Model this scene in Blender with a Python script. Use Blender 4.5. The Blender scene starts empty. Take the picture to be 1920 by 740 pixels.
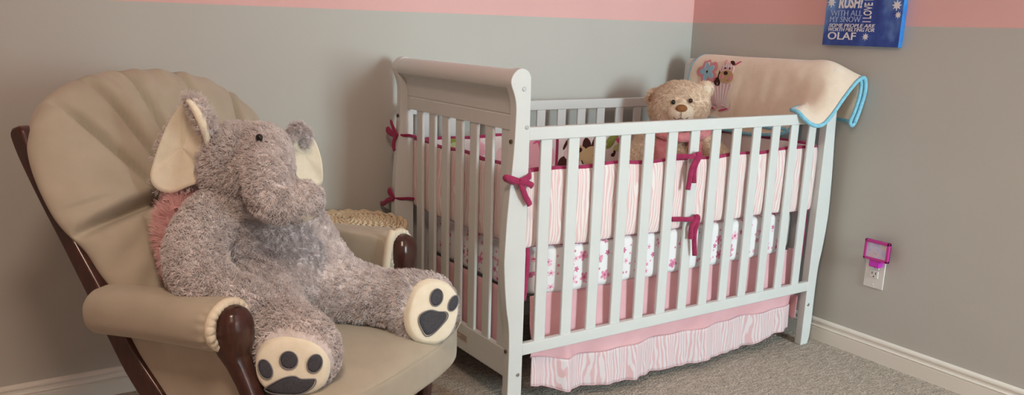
import bpy, bmesh, math, random
from mathutils import Vector, Matrix
random.seed(7)
SC = bpy.context.scene
COL = SC.collection
PI = math.pi

# ------------------------------------------------------------------ materials
def mat(name, color, rough=0.6, spec=0.3, sheen=0.0):
    m = bpy.data.materials.new(name); m.use_nodes = True
    b = m.node_tree.nodes['Principled BSDF']
    b.inputs['Base Color'].default_value = (*color, 1)
    b.inputs['Roughness'].default_value = rough
    b.inputs['Specular IOR Level'].default_value = spec
    if sheen:
        b.inputs['Sheen Weight'].default_value = sheen
        b.inputs['Sheen Roughness'].default_value = 0.5
    return m

class NT:
    def __init__(s, m):
        s.t = m.node_tree; s.n = s.t.nodes; s.l = s.t.links; s.b = s.n['Principled BSDF']
    def new(s, typ, **kw):
        x = s.n.new(typ)
        for k, v in kw.items(): setattr(x, k, v)
        return x
    def link(s, a, b): s.l.new(a, b)
    def coord(s, scale=(1, 1, 1), rot=(0, 0, 0), loc=(0, 0, 0)):
        g = s.new('ShaderNodeNewGeometry'); mp = s.new('ShaderNodeMapping')
        mp.inputs['Scale'].default_value = scale; mp.inputs['Rotation'].default_value = rot
        mp.inputs['Location'].default_value = loc
        s.link(g.outputs['Position'], mp.inputs['Vector']); return mp.outputs['Vector']
    def noise(s, vec, scale, detail=2, rough=0.5, dist=0.0):
        n = s.new('ShaderNodeTexNoise'); n.inputs['Scale'].default_value = scale
        n.inputs['Detail'].default_value = detail; n.inputs['Roughness'].default_value = rough
        n.inputs['Distortion'].default_value = dist
        s.link(vec, n.inputs['Vector']); return n.outputs['Fac']
    def ramp(s, fac, stops, interp='LINEAR'):
        r = s.new('ShaderNodeValToRGB'); e = r.color_ramp.elements; r.color_ramp.interpolation = interp
        while len(e) < len(stops): e.new(0.5)
        for i, (p, c) in enumerate(stops):
            e[i].position = p; e[i].color = (*c, 1)
        s.link(fac, r.inputs['Fac']); return r.outputs['Color']
    def bump(s, h, strength=0.2, dist=0.002):
        b = s.new('ShaderNodeBump'); b.inputs['Strength'].default_value = strength
        b.inputs['Distance'].default_value = dist
        s.link(h, b.inputs['Height']); s.link(b.outputs['Normal'], s.b.inputs['Normal'])
    def math(s, op, a, b=None, c=None):
        x = s.new('ShaderNodeMath', operation=op)
        for i, v in enumerate((a, b, c)):
            if v is None: continue
            if isinstance(v, (int, float)): x.inputs[i].default_value = v
            else: s.link(v, x.inputs[i])
        return x.outputs[0]
    def color(s, sock): s.link(sock, s.b.inputs['Base Color'])

def noisy(name, c1, c2, scale, rough=0.8, bump=0.15, bscale=None, dist=0.002, detail=3, sheen=0, vscale=(1, 1, 1), spec=0.25):
    m = mat(name, c1, rough, spec, sheen); t = NT(m); v = t.coord(vscale)
    t.color(t.ramp(t.noise(v, scale, detail), [(0.35, c1), (0.65, c2)]))
    if bump: t.bump(t.noise(v, bscale or scale * 2, 3), bump, dist)
    return m

M = {}
M['white'] = noisy('white_paint', (.665, .70, .695), (.685, .72, .715), 8, rough=.38, bump=.03, bscale=60, spec=.45)
M['trim'] = noisy('trim_paint', (.86, .85, .79), (.88, .87, .81), 6, rough=.4, bump=.02, bscale=40, spec=.4)
M['suede'] = noisy('beige_microsuede', (.44, .40, .315), (.48, .44, .35), 14, rough=.9, bump=.10, bscale=420, dist=.001, sheen=.25)
M['cream_cord'] = noisy('cream_gather', (.74, .68, .54), (.78, .72, .58), 30, rough=.9, bump=.1, bscale=300)
def wood():
    m = mat('dark_cherry_wood', (.05, .016, .011), .28, .5); t = NT(m)
    v = t.coord((6, 6, 1.2))
    t.color(t.ramp(t.noise(v, 9, 4, .6, 1.5), [(.3, (.028, .009, .007)), (.7, (.075, .024, .016))]))
    t.b.inputs['Coat Weight'].default_value = .3; t.b.inputs['Coat Roughness'].default_value = .2
    return m
M['wood'] = wood()
def fur(name, c1, c2, scale, sheen=.3):
    m = mat(name, c1, .85, .15, sheen); t = NT(m); v = t.coord()
    t.color(t.ramp(t.noise(v, scale, 4, .65), [(.3, c1), (.7, c2)])); t.bump(t.noise(v, 160, 3), .5, .004)
    return m
M['fur'] = fur('taupe_plush', (.57, .525, .53), (.88, .84, .845), 34)
M['bearfur'] = fur('tan_plush', (.78, .60, .44), (.88, .72, .57), 60)
M['cream'] = noisy('cream_plush', (.87, .84, .68), (.91, .88, .74), 50, rough=.9, bump=.2, bscale=300, sheen=.3)
M['pad'] = noisy('slate_felt', (.060, .064, .078), (.085, .09, .108), 300, rough=.9, bump=.2, bscale=500)
M['padedge'] = mat('slate_stitch', (.22, .23, .26), .8)
M['black'] = mat('black_bead', (.012, .010, .010), .15, .6)
M['brownnose'] = noisy('brown_velour', (.27, .12, .045), (.33, .15, .06), 80, rough=.6)
M['muzzle'] = noisy('muzzle_velour', (.80, .68, .52), (.84, .73, .58), 90, rough=.9)
M['maroon'] = noisy('maroon_fabric', (.30, .022, .085), (.38, .035, .115), 60, rough=.85, bump=.1, bscale=400, sheen=.2)
M['blue'] = noisy('aqua_satin', (.19, .52, .70), (.26, .62, .80), 90, rough=.5, bump=.15, bscale=250, sheen=.2)
M['blanket'] = noisy('peach_fleece', (.85, .74, .60), (.89, .78, .64), 40, rough=.95, bump=.25, bscale=260, sheen=.4)
M['pink'] = noisy('pink_cotton', (.76, .44, .48), (.80, .49, .53), 12, rough=.85, bump=.08, bscale=500, sheen=.1)
M['vest'] = noisy('pink_plush', (.78, .27, .31), (.86, .37, .40), 50, rough=.95, bump=.5, bscale=140, dist=.005, sheen=.4)
M['boa'] = noisy('pink_feather', (.84, .50, .52), (.92, .64, .65), 40, rough=.95, bump=.1, bscale=200, sheen=.3)
M['metal'] = mat('steel', (.55, .55, .54), .3, .5); M['metal'].node_tree.nodes['Principled BSDF'].inputs['Metallic'].default_value = 1
M['hole'] = mat('bolt_hole', (.09, .06, .045), .7)
M['wicker'] = noisy('natural_wicker', (.66, .53, .36), (.78, .66, .48), 60, rough=.7, bump=.3, bscale=200)
M['wickershade'] = mat('wicker_gap_shade', (.13, .085, .05), .9)  # shade seen through the weave, put into a dark colour
M['plate'] = mat('outlet_plastic', (.80, .80, .77), .35, .5)
M['slot'] = mat('slot_dark', (.02, .02, .02), .6)
M['magenta'] = mat('magenta_plastic', (.56, .035, .30), .35, .5)
M['magentaclear'] = mat('magenta_clear_plastic', (.62, .03, .55), .25, .5)
M['lettering'] = mat('lettering_white', (.80, .80, .84), .6)
M['letterlight'] = mat('lettering_pale_blue', (.42, .52, .74), .6)
M['edgeblue'] = noisy('canvas_edge_blue', (.02, .14, .50), (.05, .30, .74), 12, rough=.5, bump=0)
M['sticker'] = mat('paper_label', (.60, .52, .46), .7)
M['stickerink'] = mat('label_ink', (.30, .24, .21), .8)
# printed shapes
M['p_brown'] = mat('print_brown', (.060, .018, .015), .85)
M['p_tan'] = mat('print_tan', (.56, .40, .22), .85)
M['p_pink'] = mat('print_pink', (.80, .42, .50), .85)
M['p_hot'] = mat('print_hot_pink', (.62, .10, .24), .85)
M['p_pale'] = mat('print_pale_pink', (.80, .56, .58), .85)
M['p_green'] = mat('print_green', (.26, .30, .07), .85)
M['p_lime'] = mat('print_lime', (.52, .55, .26), .85)
M['p_white'] = mat('print_white', (.80, .78, .77), .85)
M['p_sky'] = mat('print_sky', (.33, .56, .68), .85)
M['p_coral'] = mat('print_coral', (.72, .30, .33), .85)

def zebra(name, period, sc, amp, cpink, cwhite):
    """wandering vertical stripes: bands of (x + y) pushed sideways by a soft noise"""
    m = mat(name, cpink, .85, .2, .1); t = NT(m)
    g = t.new('ShaderNodeNewGeometry'); sx = t.new('ShaderNodeSeparateXYZ'); t.link(g.outputs['Position'], sx.inputs[0])
    a = t.math('ADD', sx.outputs['X'], sx.outputs['Y'])
    n = t.noise(t.coord(sc), 1.0, 1.5, .5)
    ph = t.math('ADD', t.math('MULTIPLY', a, 6.2832 / period), t.math('MULTIPLY', n, amp * 6.2832))
    w = t.math('MULTIPLY_ADD', t.math('SINE', ph), .5, .5)
    t.color(t.ramp(w, [(.36, cpink), (.62, cwhite)]))
    t.bump(t.noise(t.coord(), 400, 2), .06, .001)
    return m
M['zebra'] = zebra('zebra_print', .0120, (26, 26, 7), 3.6, (.77, .555, .555), (.83, .765, .755))
M['zebra_s'] = zebra('zebra_print_ruffle', .0120, (30, 30, 10), 2.7, (.70, .48, .51), (.74, .69, .72))
M['inner'] = noisy('bumper_inner_pink', (.78, .69, .68), (.80, .72, .71), 12, rough=.9, bump=.06, bscale=300)

def floral():
    m = mat('floral_sheet', (.82, .83, .85), .85, .2); t = NT(m)
    g = t.new('ShaderNodeNewGeometry')
    sx = t.new('ShaderNodeSeparateXYZ'); t.link(g.outputs['Position'], sx.inputs[0])
    cb = t.new('ShaderNodeCombineXYZ')
    t.link(t.math('ADD', sx.outputs['X'], t.math('MULTIPLY', sx.outputs['Y'], .97)), cb.inputs[0])
    t.link(t.math('ADD', sx.outputs['Z'], t.math('MULTIPLY', sx.outputs['Y'], .13)), cb.inputs[1])
    base = None
    for sc, R, off, c1, c2 in ((15, .27, 0, (.74, .31, .45), (.84, .55, .64)), (24, .24, 3.3, (.80, .52, .62), (.60, .20, .35)), (31, .16, 7.7, (.72, .28, .42), (.78, .50, .58))):
        mp = t.new('ShaderNodeMapping'); mp.inputs['Location'].default_value = (off, off * .7, 0)
        mp.inputs['Scale'].default_value = (sc, sc, 1)
        t.link(cb.outputs[0], mp.inputs['Vector'])
        vo = t.new('ShaderNodeTexVoronoi', voronoi_dimensions='2D', feature='F1')
        vo.inputs['Scale'].default_value = 1.0; vo.inputs['Randomness'].default_value = .62
        t.link(mp.outputs[0], vo.inputs['Vector'])
        df = t.new('ShaderNodeVectorMath', operation='SUBTRACT')
        t.link(mp.outputs[0], df.inputs[0]); t.link(vo.outputs['Position'], df.inputs[1])
        s2 = t.new('ShaderNodeSeparateXYZ'); t.link(df.outputs[0], s2.inputs[0])
        ang = t.math('ARCTAN2', s2.outputs['Y'], s2.outputs['X'])
        cs = t.new('ShaderNodeSeparateColor'); t.link(vo.outputs['Color'], cs.inputs[0])
        ang = t.math('ADD', ang, t.math('MULTIPLY', cs.outputs[0], 6.28))
        pet = t.math('ABSOLUTE', t.math('COSINE', t.math('MULTIPLY', ang, 2.5)))
        rad = t.math('MULTIPLY', t.math('MULTIPLY_ADD', pet, .55, .45), R)
        inside = t.math('LESS_THAN', vo.outputs['Distance'], rad)
        heart = t.math('LESS_THAN', vo.outputs['Distance'], R * .28)
        keep = t.math('GREATER_THAN', cs.outputs[1], .45)
        mask = t.math('MULTIPLY', inside, keep)
        c = t.new('ShaderNodeMix', data_type='RGBA'); c.inputs[6].default_value = (*c1, 1); c.inputs[7].default_value = (*c2, 1)
        t.link(t.math('GREATER_THAN', cs.outputs[2], .5), c.inputs[0])
        ch = t.new('ShaderNodeMix', data_type='RGBA'); ch.inputs[7].default_value = (.58, .14, .29, 1)
        t.link(c.outputs[2], ch.inputs[6]); t.link(heart, ch.inputs[0])
        mx = t.new('ShaderNodeMix', data_type='RGBA')
        if base is None: mx.inputs[6].default_value = (.82, .83, .85, 1)
        else: t.link(base, mx.inputs[6])
        t.link(ch.outputs[2], mx.inputs[7]); t.link(mask, mx.inputs[0]); base = mx.outputs[2]
    t.color(base); t.bump(t.noise(t.coord(), 30, 3), .25, .004)
    return m
M['floral'] = floral()

def carpet():
    m = mat('beige_loop_carpet', (.36, .30, .24), .97, .1, .2); t = NT(m); v = t.coord()
    vs = t.coord((1, 2.4, 1), (0, 0, .35))
    c1 = t.ramp(t.noise(v, 150, 3, .7), [(.34, (.24, .20, .16)), (.50, (.56, .495, .42)), (.68, (.80, .73, .63))])
    c2 = t.ramp(t.noise(vs, 26, 4, .65), [(.3, (.62, .60, .58)), (.65, (1.06, 1.05, 1.04))])
    mx = t.new('ShaderNodeMix', data_type='RGBA', blend_type='MULTIPLY'); mx.inputs[0].default_value = 1
    t.link(c1, mx.inputs[6]); t.link(c2, mx.inputs[7]); t.color(mx.outputs[2])
    h = t.math('ADD', t.noise(v, 130, 3, .6), t.math('MULTIPLY', t.noise(vs, 30, 3), .8))
    t.bump(h, .9, .010)
    return m
M['carpet'] = carpet()
def wallpaint(name, c):
    m = mat(name, c, .7, .25); t = NT(m); v = t.coord()
    t.color(t.ramp(t.noise(v, 3, 2), [(.3, c), (.7, tuple(min(1, k * 1.03) for k in c))]))
    t.bump(t.noise(v, 190, 2), .08, .0012); return m
M['grey'] = wallpaint('grey_wall_paint', (.545, .546, .508))
M['wallpink'] = wallpaint('pink_wall_paint', (.82, .50, .48))
M['ceil'] = wallpaint('ceiling_paint', (.80, .79, .76))
def canvasblue():
    m = mat('canvas_blue_print', (.03, .05, .22), .55, .3); t = NT(m)
    v = t.coord((1, 5, 4)); n = t.noise(v, 1.6, 3, .6)
    c = t.ramp(n, [(.28, (.020, .040, .22)), (.5, (.045, .095, .40)), (.72, (.18, .36, .72))])
    t.color(c); return m
M['canvas'] = canvasblue()
def pastel():
    m = mat('pastel_print', (.6, .5, .7), .4, .4); t = NT(m); v = t.coord((1, 30, 30))
    t.color(t.ramp(t.noise(v, 1.1, 2), [(.3, (.46, .42, .66)), (.48, (.62, .60, .78)), (.6, (.72, .56, .60)), (.75, (.34, .50, .62))])); return m
M['pastel'] = pastel()

# ------------------------------------------------------------------ object helpers
ORG = {}
def _link(o, parent, org):
    COL.objects.link(o); ORG[o] = Vector(org)
    if parent is not None:
        o.parent = parent; o.location = Vector(org) - ORG[parent]
    else: o.location = org
def tag(o, label, cat, group=None):
    o['label'] = label; o['category'] = cat
    if group: o['group'] = group
    return o
def root(name, label, cat, loc, group=None):
    o = bpy.data.objects.new(name, None); _link(o, None, loc); o.empty_display_size = .05
    return tag(o, label, cat, group)
def ob(name, verts, faces, mats, parent=None, org=None, midx=None, smooth=True, bevel=0, bseg=2, sub=0, auto=None, label=None):
    org = Vector(org) if org is not None else (ORG[parent] if parent is not None else Vector((0, 0, 0)))
    me = bpy.data.meshes.new(name)
    me.from_pydata([Vector(v) - org for v in verts], [], faces)
    if not isinstance(mats, (list, tuple)): mats = [mats]
    for m in mats: me.materials.append(M[m] if isinstance(m, str) else m)
    if midx:
        for p, i in zip(me.polygons, midx): p.material_index = i
    bm = bmesh.new(); bm.from_mesh(me)
    bmesh.ops.recalc_face_normals(bm, faces=bm.faces); bm.to_mesh(me); bm.free()
    for p in me.polygons: p.use_smooth = smooth
    o = bpy.data.objects.new(name, me); _link(o, parent, org)
    if bevel:
        b = o.modifiers.new('bevel', 'BEVEL'); b.width = bevel; b.segments = bseg; b.limit_method = 'ANGLE'; b.angle_limit = .6
        if smooth: o.modifiers.new('wn', 'WEIGHTED_NORMAL')
    if sub:
        s = o.modifiers.new('sub', 'SUBSURF'); s.levels = sub; s.render_levels = sub
    if label: o['label'] = label
    return o
def cat(*parts):
    """join several (verts, faces) or (verts, faces, matindex)"""
    V, F, I = [], [], []
    for p in parts:
        n = len(V); V += list(p[0]); F += [tuple(i + n for i in f) for f in p[1]]
        I += [p[2] if len(p) > 2 else 0] * len(p[1])
    return V, F, I
def box(x0, x1, y0, y1, z0, z1):
    V = [(x, y, z) for z in (z0, z1) for y in (y0, y1) for x in (x0, x1)]
    return V, [(0, 2, 3, 1), (4, 5, 7, 6), (0, 1, 5, 4), (2, 6, 7, 3), (0, 4, 6, 2), (1, 3, 7, 5)]
def prism(poly, fn, d0, d1):
    """poly 2D list, fn(a,b,d)->3D; extruded between d0 and d1"""
    n = len(poly)
    V = [fn(a, b, d0) for a, b in poly] + [fn(a, b, d1) for a, b in poly]
    F = [tuple(range(n))[::-1], tuple(range(n, 2 * n))] + [(i, (i + 1) % n, (i + 1) % n + n, i + n) for i in range(n)]
    return V, F
def catmull(pts, k=6, closed=False):
    P = [Vector(p) for p in pts]; n = len(P); out = []
    for i in range(n if closed else n - 1):
        if closed: a, b, c, d = P[i - 1], P[i], P[(i + 1) % n], P[(i + 2) % n]
        else: a, b, c, d = P[max(i - 1, 0)], P[i], P[i + 1], P[min(i + 2, n - 1)]
        for j in range(k):
            t = j / k
            out.append(.5 * ((2 * b) + (-a + c) * t + (2 * a - 5 * b + 4 * c - d) * t * t + (-a + 3 * b - 3 * c + d) * t ** 3))
    if not closed: out.append(P[-1])
    return out
def tube(path, r, n=8, flat=1.0, caps=True, closed=False, up=(0, 0, 1)):
    """swept tube; r number or list; flat squashes the second axis"""
    P = [Vector(p) for p in path]; m = len(P)
    R = r if isinstance(r, (list, tuple)) else [r] * m
    V, F = [], []
    prev = None
    for i in range(m):
        if closed: t = (P[(i + 1) % m] - P[i - 1])
        else: t = P[min(i + 1, m - 1)] - P[max(i - 1, 0)]
        t.normalize()
        if prev is None:
            u = Vector(up); u = u - t * u.dot(t)
            if u.length < 1e-4: u = Vector((1, 0, 0)) - t * t.x
        else: u = prev - t * prev.dot(t)
        u.normalize(); prev = u; w = t.cross(u)
        for j in range(n):
            a = 2 * PI * j / n
            V.append(P[i] + u * (math.cos(a) * R[i]) + w * (math.sin(a) * R[i] * flat))
    for i in range(m if closed else m - 1):
        i2 = (i + 1) % m
        for j in range(n):
            F.append((i * n + j, i * n + (j + 1) % n, i2 * n + (j + 1) % n, i2 * n + j))
    if caps and not closed:
        F.append(tuple(range(n))[::-1]); F.append(tuple((m - 1) * n + j for j in range(n)))
    return V, F
def grid(fn, nu, nv, wrapu=False):
    V = [fn(i / (nu if wrapu else nu - 1), j / (nv - 1)) for i in range(nu) for j in range(nv)]
    F = [(i * nv + j, ((i + 1) % nu) * nv + j, ((i + 1) % nu) * nv + j + 1, i * nv + j + 1)
         for i in range(nu if wrapu else nu - 1) for j in range(nv - 1)]
    return V, F
def ellipsoid(c, r, nu=24, nv=14, rot=None):
    c = Vector(c)
    def f(u, v):
        a, b = 2 * PI * u, PI * (v - .5) * .999
        p = Vector((r[0] * math.cos(a) * math.cos(b), r[1] * math.sin(a) * math.cos(b), r[2] * math.sin(b)))
        return c + (rot @ p if rot else p)
    return grid(f, nu, nv, True)
def cyl(p0, p1, r, n=20): return tube([p0, p1], r, n)
def solidify(o, t, off=0):
    s = o.modifiers.new('solid', 'SOLIDIFY'); s.thickness = t; s.offset = off
    return o
def smoothstep(a, b, x):
    t = max(0, min(1, (x - a) / (b - a))); return t * t * (3 - 2 * t)
def organic(name, blobs, mats, parent, voxel=.008, smooth_it=6, org=None):
    """blobs: list of (verts, faces) fused into one continuous skin by voxel remesh"""
    V, F, _ = cat(*blobs)
    o = ob(name, V, F, mats, parent, org=org)
    r = o.modifiers.new('fuse', 'REMESH'); r.mode = 'VOXEL'; r.voxel_size = voxel
    s = o.modifiers.new('soft', 'SMOOTH'); s.factor = .5; s.iterations = smooth_it
    dg = bpy.context.evaluated_depsgraph_get(); dg.update()
    me = bpy.data.meshes.new_from_object(o.evaluated_get(dg))
    o.modifiers.clear(); o.data = me; me.name = name
    for p in me.polygons: p.use_smooth = True
    return o
def chain(pts, k=5):
    """spheres of varying radius along a smooth path -> blobs; pts (Vector, r)"""
    C4 = catmull([(p[0].x, p[0].y, p[0].z, p[1]) for p in pts], k) if False else None
    out = []
    P = [p[0] for p in pts]; R = [p[1] for p in pts]
    C = catmull(P, k); n = len(C)
    for i, c in enumerate(C):
        t = i / k; a = min(int(t), len(R) - 1); b = min(a + 1, len(R) - 1); f = t - a
        rr = R[a] * (1 - f) + R[b] * f
        out.append(ellipsoid(c, (rr, rr, rr), 16, 10))
    return out
def hair(o, count, length, children, mat_index=1, vg=None, clump=.25, root_r=.0011, tip_r=.00025, rough1=.012, roughe=.006, bright=.0):
    md = o.modifiers.new('fur', 'PARTICLE_SYSTEM'); s = o.particle_systems[0].settings
    s.type = 'HAIR'; s.count = count; s.hair_length = length; s.hair_step = 3; s.render_step = 3; s.display_step = 2
    s.emit_from = 'FACE'; s.use_modifier_stack = False; s.use_even_distribution = True
    s.factor_random = length * .12; s.hair_length = length
    s.effector_weights.gravity = 0
    s.child_type = 'INTERPOLATED'; s.rendered_child_count = children; s.child_percent = 1
    s.child_length = 1; s.clump_factor = clump; s.roughness_1 = rough1; s.roughness_1_size = .4
    s.roughness_endpoint = roughe; s.roughness_2 = .004; s.child_radius = .2
    s.root_radius = root_r * 1000; s.tip_radius = tip_r * 1000; s.radius_scale = .001
    s.material = mat_index
    if vg: o.particle_systems[0].vertex_group_density = vg
    return s

# ------------------------------------------------------------------ the room
XR, YB, HP, ZC = 1.459, .8444, 1.230, 2.44
XL, YF = -2.9, -4.6
def structure(o): o['kind'] = 'structure'; return o
def wall_band(name, fn, a0, a1):
    V = [fn(a0, 0), fn(a1, 0), fn(a0, HP), fn(a1, HP), fn(a0, ZC), fn(a1, ZC)]
    return structure(ob(name, V, [(0, 1, 3, 2), (2, 3, 5, 4)], ['grey', 'wallpink'], midx=[0, 1], smooth=False))
solidify(wall_band('wall_back', lambda a, z: (a, YB + .05, z), XL, XR + .1), .1)
solidify(wall_band('wall_left', lambda a, z: (XL - .05, a, z), YF, YB), .1)
solidify(wall_band('wall_right', lambda a, z: (XR + .05, a, z), YF, YB), .1)
# front wall (behind the camera) with the window opening
WX0, WX1, WZ0, WZ1 = .54, 1.39, .75, 2.15
parts = []
for (x0, x1, z0, z1) in ((XL, WX0, 0, ZC), (WX1, XR, 0, ZC), (WX0, WX1, 0, WZ0), (WX0, WX1, WZ1, ZC)):
    zs = [z0] + ([HP] if z0 < HP < z1 else []) + [z1]
    for a, b in zip(zs, zs[1:]):
        parts.append((*box(x0, x1, YF - .12, YF, a, b), 0 if b <= HP + 1e-6 else 1))
V, F, I = cat(*parts)
structure(ob('wall_front', V, F, ['grey', 'wallpink'], midx=I, smooth=False))
structure(ob('floor', *box(XL, XR + .1, YF, YB + .1, -.06, 0), 'carpet', smooth=False))
structure(ob('ceiling', *box(XL, XR + .1, YF, YB + .1, ZC, ZC + .08), 'ceil', smooth=False))
V, F, I = cat((*box(-1.3, .44, -3.12, -3.0, 0, HP), 0), (*box(-1.3, .44, -3.12, -3.0, HP, ZC), 1))
structure(ob('wall_light_blocker', V, F, ['grey', 'wallpink'], midx=I, smooth=False))  # added unseen partition, keeps window light off the left side
# window frame
y0, y1 = YF - .09, YF + .012
xm = (WX0 + WX1) / 2
fr = cat(box(WX0 - .07, WX0 + .03, y0, y1, WZ0 - .07, WZ1 + .07), box(WX1 - .03, WX1 + .07, y0, y1, WZ0 - .07, WZ1 + .07),
         box(WX0, WX1, y0, y1, WZ1 - .03, WZ1 + .07), box(WX0 - .07, WX1 + .07, y0, y1 + .02, WZ0 - .07, WZ0 + .03),
         box(xm - .02, xm + .02, YF - .07, YF - .03, WZ0, WZ1))
structure(ob('window_1', fr[0], fr[1], 'trim', smooth=False, bevel=.004))
# baseboards: moulded profile (depth d from the wall, height z)
prof = [(0, 0), (.014, 0), (.014, .052), (.0115, .0535), (.0135, .056), (.0150, .0585), (.0140, .0610), (.0105, .0625), (.0095, .065), (.0088, .070), (.0092, .0735), (.0115, .0755), (.0118, .079), (.0105, .0835), (.0075, .0865), (.004, .0885), (0, .0898)]
structure(ob('baseboard_back', *prism(prof, lambda d, z, a: (a, YB - d, z), XL, XR), 'trim', smooth=False))
structure(ob('baseboard_right', *prism(prof, lambda d, z, a: (XR - d, a, z), YF, YB), 'trim', smooth=False))

# ------------------------------------------------------------------ crib
L, W = 1.34, .755
crib = root('crib', 'white wooden slatted baby crib with curved sleigh ends in the corner', 'crib', (L / 2, W / 2, 0))
outer = [(-.040, 0), (-.048, .03), (-.051, .09), (-.0505, .16), (-.050, .24), (-.0515, .30), (-.0555, .34), (-.063, .383), (-.0705, .45), (-.0748, .515), (-.0748, .547), (-.0705, .641), (-.0635, .73), (-.057, .80), (-.0525, .86), (-.0495, .93), (-.0492, .966), (-.0515, .989), (-.0585, 1.011), (-.0665, 1.030), (-.0690, 1.042), (-.066, 1.054), (-.057, 1.067), (-.045, 1.0755), (-.032, 1.0785), (-.019, 1.0755), (-.008, 1.068), (-.001, 1.055)]
outer = [(p.x, p.y) for p in catmull([(a, b, 0) for a, b in outer], 3)]
postpoly = outer + [(0, 1.0), (0, .5), (0, 0)]
PT = .032
def post(mx, y0):
    f = (lambda a, z, d: (a, y0 + d, z)) if not mx else (lambda a, z, d: (L - a, y0 + d, z))
    p = ob('post', *prism(postpoly, f, 0, PT), 'white', crib, bevel=.003)
    s = -1 if y0 < .3 else 1; yf = y0 if s < 0 else y0 + PT
    for (a, z) in ((-.025, 1.022), (-.012, .915), (-.016, .167)):
        x = a if not mx else L - a
        b = cat(cyl((x, yf - .001 * -s * 0, z), (x, yf + s * .0025, z), .0062, 18))
        ob('bolt', b[0], b[1], 'metal', p, bevel=.001)
    for z in (.875, .243):
        xo = -.0535 if z > .5 else -.0505
        x = xo if not mx else L - xo
        dx = -.003 if not mx else .003
        h = cat(cyl((x + .002 * (1 if not mx else -1), y0 + PT / 2, z), (x + dx, y0 + PT / 2, z), .0058, 14))
        ob('painted_bolt_hole', h[0], h[1], 'hole', p)  # dark disc for a bolt hole, its shade put into the colour
    return p
for mx in (0, 1):
    post(mx, 0.0); post(mx, W - PT)
# sleigh panels
roll = [(-.034 + .0325 * math.cos(math.radians(a)), 1.0420 + .0325 * math.sin(math.radians(a))) for a in range(215, -31, -9)]
pan = [(-.024, .900), (-.024, .9405), (-.0215, .9425), (-.0215, .9450), (-.024, .9470), (-.025, .975), (-.028, .996), (-.036, 1.010), (-.047, 1.018)] + roll + [(-.006, 1.0), (-.006, .900)]
for mx in (0, 1):
    f = (lambda a, z, d: (a, d, z)) if not mx else (lambda a, z, d: (L - a, d, z))
    ob('sleigh_panel', *prism(pan, f, PT - .004, W - PT + .004), 'white', crib, bevel=.001, smooth=True)
    q = (lambda x0, x1: (x0, x1)) if not mx else (lambda x0, x1: (L - x1, L - x0))
    x0, x1 = q(-.024, -.004)
    er = ob('end_rail', *box(x0, x1, PT - .003, W - PT + .003, .137, .228), 'white', crib, bevel=.003)
    if not mx:
        st = cat((*box(-.0252, -.0238, .285, .358, .172, .197), 0), *[(*box(-.0256, -.0250, .29 + .004 * (k % 2), .352 - .012 * (k % 3), .176 + .005 * k, .178 + .005 * k), 1) for k in range(4)])
        ob('paper_label', st[0], st[1], ['sticker', 'stickerink'], er, midx=st[2], smooth=False, label='small printed paper label stuck on the lower rail')
    x0, x1 = q(-.0205, -.0085)
    for i in range(7):
        y = .076 + .0905 * i
        ob('slat', *box(x0, x1, y, y + .042, .22, .905), 'white', crib, bevel=.0035)
# long sides
for y0, y1, s0, s1 in ((.0, .022, .006, .017), (W - .022, W, W - .017, W - .006)):
    ob('top_rail', *box(-.002, L + .002, y0 + .0006, y1 - .0006, .8765, .9145), 'white', crib, bevel=.0035)
    ob('bottom_rail', *box(-.002, L + .002, y0 + .0006, y1 - .0006, .2245, .263), 'white', crib, bevel=.0035)
    for i in range(13):
        x = .045 + .1003 * i
        ob('slat', *box(x, x + .041, s0, s1, .258, .881), 'white', crib, bevel=.0035)

# ------------------------------------------------------------------ mattress
def rounded_box(x0, x1, y0, y1, z0, z1, e=6, n=26, wob=0):
    cx, cy, cz = (x0 + x1) / 2, (y0 + y1) / 2, (z0 + z1) / 2; a, b, c = (x1 - x0) / 2, (y1 - y0) / 2, (z1 - z0) / 2
    bm = bmesh.new(); bmesh.ops.create_cube(bm, size=2); bmesh.ops.subdivide_edges(bm, edges=bm.edges, cuts=n, use_grid_fill=True)
    V = []
    for v in bm.verts:
        p = v.co; l = (abs(p.x) ** e + abs(p.y) ** e + abs(p.z) ** e) ** (1 / e)
        q = Vector((p.x / l * a, p.y / l * b, p.z / l * c)) + Vector((cx, cy, cz))
        if wob: q += Vector((0, 1, 1)) * wob * math.sin(q.x * 40 + q.z * 22) * (.6 + .4 * math.sin(q.x * 13 + q.y * 31))
        V.append(q)
    F = [tuple(v.index for v in f.verts) for f in bm.faces]; bm.free(); return V, F
tag(ob('crib_mattress', *rounded_box(.036, 1.304, .034, .721, .378, .552, 10, 30, .0025), 'floral', org=(.67, .38, .378)),
    'crib mattress in a white sheet with small pink flowers', 'mattress')

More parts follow.
